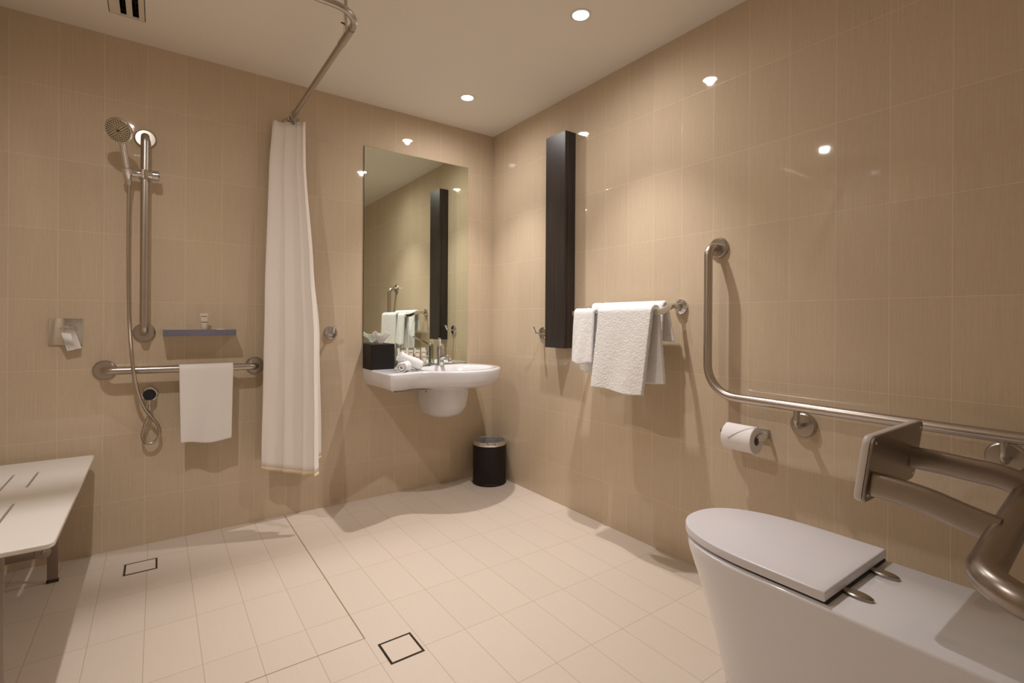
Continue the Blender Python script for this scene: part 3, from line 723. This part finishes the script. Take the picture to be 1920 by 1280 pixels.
for xx in (-0.590, -0.420):
    b = B(); ring0 = []
    for z, s in ((ZT+0.0005, 1), (ZT+0.006, 1), (ZT+0.009, 0.85)):
        ring0.append([Vector((xx+0.016*s*math.cos(a), -2.484+0.034*s*math.sin(a), z)) for a in [2*PI*k/24 for k in range(24)]])
    loft(b, ring0); obj('hinge', b, m_steel_dk, t)

# ------------------------------------------------------------------ toilet backrest
t = empty('toilet_support_frame', (-0.46, -2.7, 0.66), 'steel backrest frame with flat pad above the back of the toilet', 'backrest')
def rrect(cx, cz, w_, h_, r_, y_of, n=6):
    pts = []
    for sx, sz, a0 in ((1, 1, 0), (-1, 1, 90), (-1, -1, 180), (1, -1, 270)):
        for k in range(n+1):
            a = math.radians(a0+90*k/n); x_ = cx+sx*(w_/2-r_)+r_*math.cos(a); z_ = cz+sz*(h_/2-r_)+r_*math.sin(a)
            pts.append(Vector((x_, y_of(x_, z_), z_)))
    return pts
PCX, PCZ = -0.462, 0.748
def plate_y(off): return lambda x_, z_: -2.520-(z_-0.748)*0.13+0.012*((x_-PCX)/0.17)**2*0+off
def plate(name, o0, o1, w_, h_, mat, bev=0.002):
    b = B(); k = 0.004
    loft(b, [rrect(PCX, PCZ, w_-k, h_-k, 0.020, plate_y(o0)), rrect(PCX, PCZ, w_, h_, 0.022, plate_y(o0+bev)), rrect(PCX, PCZ, w_, h_, 0.022, plate_y(o1-bev)), rrect(PCX, PCZ, w_-k, h_-k, 0.020, plate_y(o1))])
    return obj(name, b, mat, t)
plate('back_plate', 0.0, 0.006, 0.345, 0.158, m_steel_dk)
plate('front_pad', 0.007, 0.022, 0.345, 0.158, m_pad, 0.004)
for sx in (-1, 1):
    for sz in (-1, 1):
        x_, z_ = PCX+sx*0.152, PCZ+sz*0.062; b = B()
        lathe(b, [(0.0035, 0), (0.003, 0.0015), (0, 0.002)], (x_, plate_y(0)(x_, z_), z_), (0, -1, 0), 10)
        obj('rivet', b, m_chrome, t)
def arm(pts):
    b = B(); sweep(b, catmull(pts, 8), 0.02, 24, flat=(0.028, 0.012), upv=(0, 0, 1)); obj('arm', b, m_steel_dk, t, 40)
arm([(-0.605, -2.519, 0.713), (-0.605, -2.560, 0.7105), (-0.606, -2.62, 0.703), (-0.608, -2.68, 0.688), (-0.610, -2.730, 0.677)])
arm([(-0.345, -2.519, 0.735), (-0.345, -2.570, 0.7345), (-0.345, -2.63, 0.731), (-0.345, -2.69, 0.727), (-0.345, -2.735, 0.712)])
b = B(); sweep(b, fillet([(-0.150, YF+0.004, 0.62), (-0.150, -2.725, 0.705), (-0.845, -2.745, 0.655), (-0.850, YF+0.004, 0.58)], 0.075, 14), 0.0265, 24); obj('frame_tube', b, m_steel_dk, t)
b = B(); lathe(b, flange_prof(0.05), (-0.150, YF, 0.62), (0, 1, 0), 28); obj('flange', b, m_steel_dk, t)
b = B(); lathe(b, flange_prof(0.05), (-0.850, YF, 0.58), (0, 1, 0), 28); obj('flange', b, m_steel_dk, t)

# ------------------------------------------------------------------ waste bin
BX, BY = -0.121, -0.158
t = empty('waste_bin', (BX, BY, 0), 'round black waste bin with a shiny metal rim in the room corner', 'bin')
b = B(); lathe(b, [(0.112, 0.0), (0.114, 0.004), (0.114, 0.012), (0.111, 0.016), (0.112, 0.262), (0.109, 0.264), (0.1065, 0.264), (0.105, 0.02), (0, 0.018)], (BX, BY, 0), seg=48, cap=False); obj('bin_body', b, m_black, t)
b = B(); lathe(b, [(0.1125, 0.260), (0.1135, 0.262), (0.1130, 0.276), (0.110, 0.284), (0.105, 0.287), (0.100, 0.285), (0.0985, 0.276), (0.0985, 0.268)], (BX, BY, 0), seg=48, cap=False); obj('metal_rim', b, m_chrome, t)
b = B(); lathe(b, [(0.098, 0.280), (0.096, 0.20), (0.092, 0.03), (0, 0.028)], (BX, BY, 0), seg=48, cap=False); obj('inner_liner', b, m_liner, t)

# ------------------------------------------------------------------ floor drains
def drain(x0, x1, y0, y1, label):
    t = empty('floor_drain', ((x0+x1)/2, (y0+y1)/2, 0), label, 'drain', 'tile insert floor drains')
    f = 0.0075; b = B()
    for a in ((x0, x1, y0, y0+f), (x0, x1, y1-f, y1), (x0, x0+f, y0+f, y1-f), (x1-f, x1, y0+f, y1-f)): box(b, a[0], a[1], a[2], a[3], 0.0002, 0.0012)
    obj('frame', b, m_frame, t, None)
    b = B(); box(b, x0+f, x1-f, y0+f, y1-f, 0.0002, 0.0010); obj('tile_insert', b, m_insert, t, None)
m_insert = new_mat('drain_insert_tile', (0.665, 0.57, 0.48), 0.42); noise_bump(m_insert, 300, 0.1)
drain(-2.062, -1.943, -0.318, -0.200, 'square tile insert floor drain in the shower near the wall')
drain(-1.346, -1.230, -1.478, -1.360, 'square tile insert floor drain in the open floor, nearest the camera')
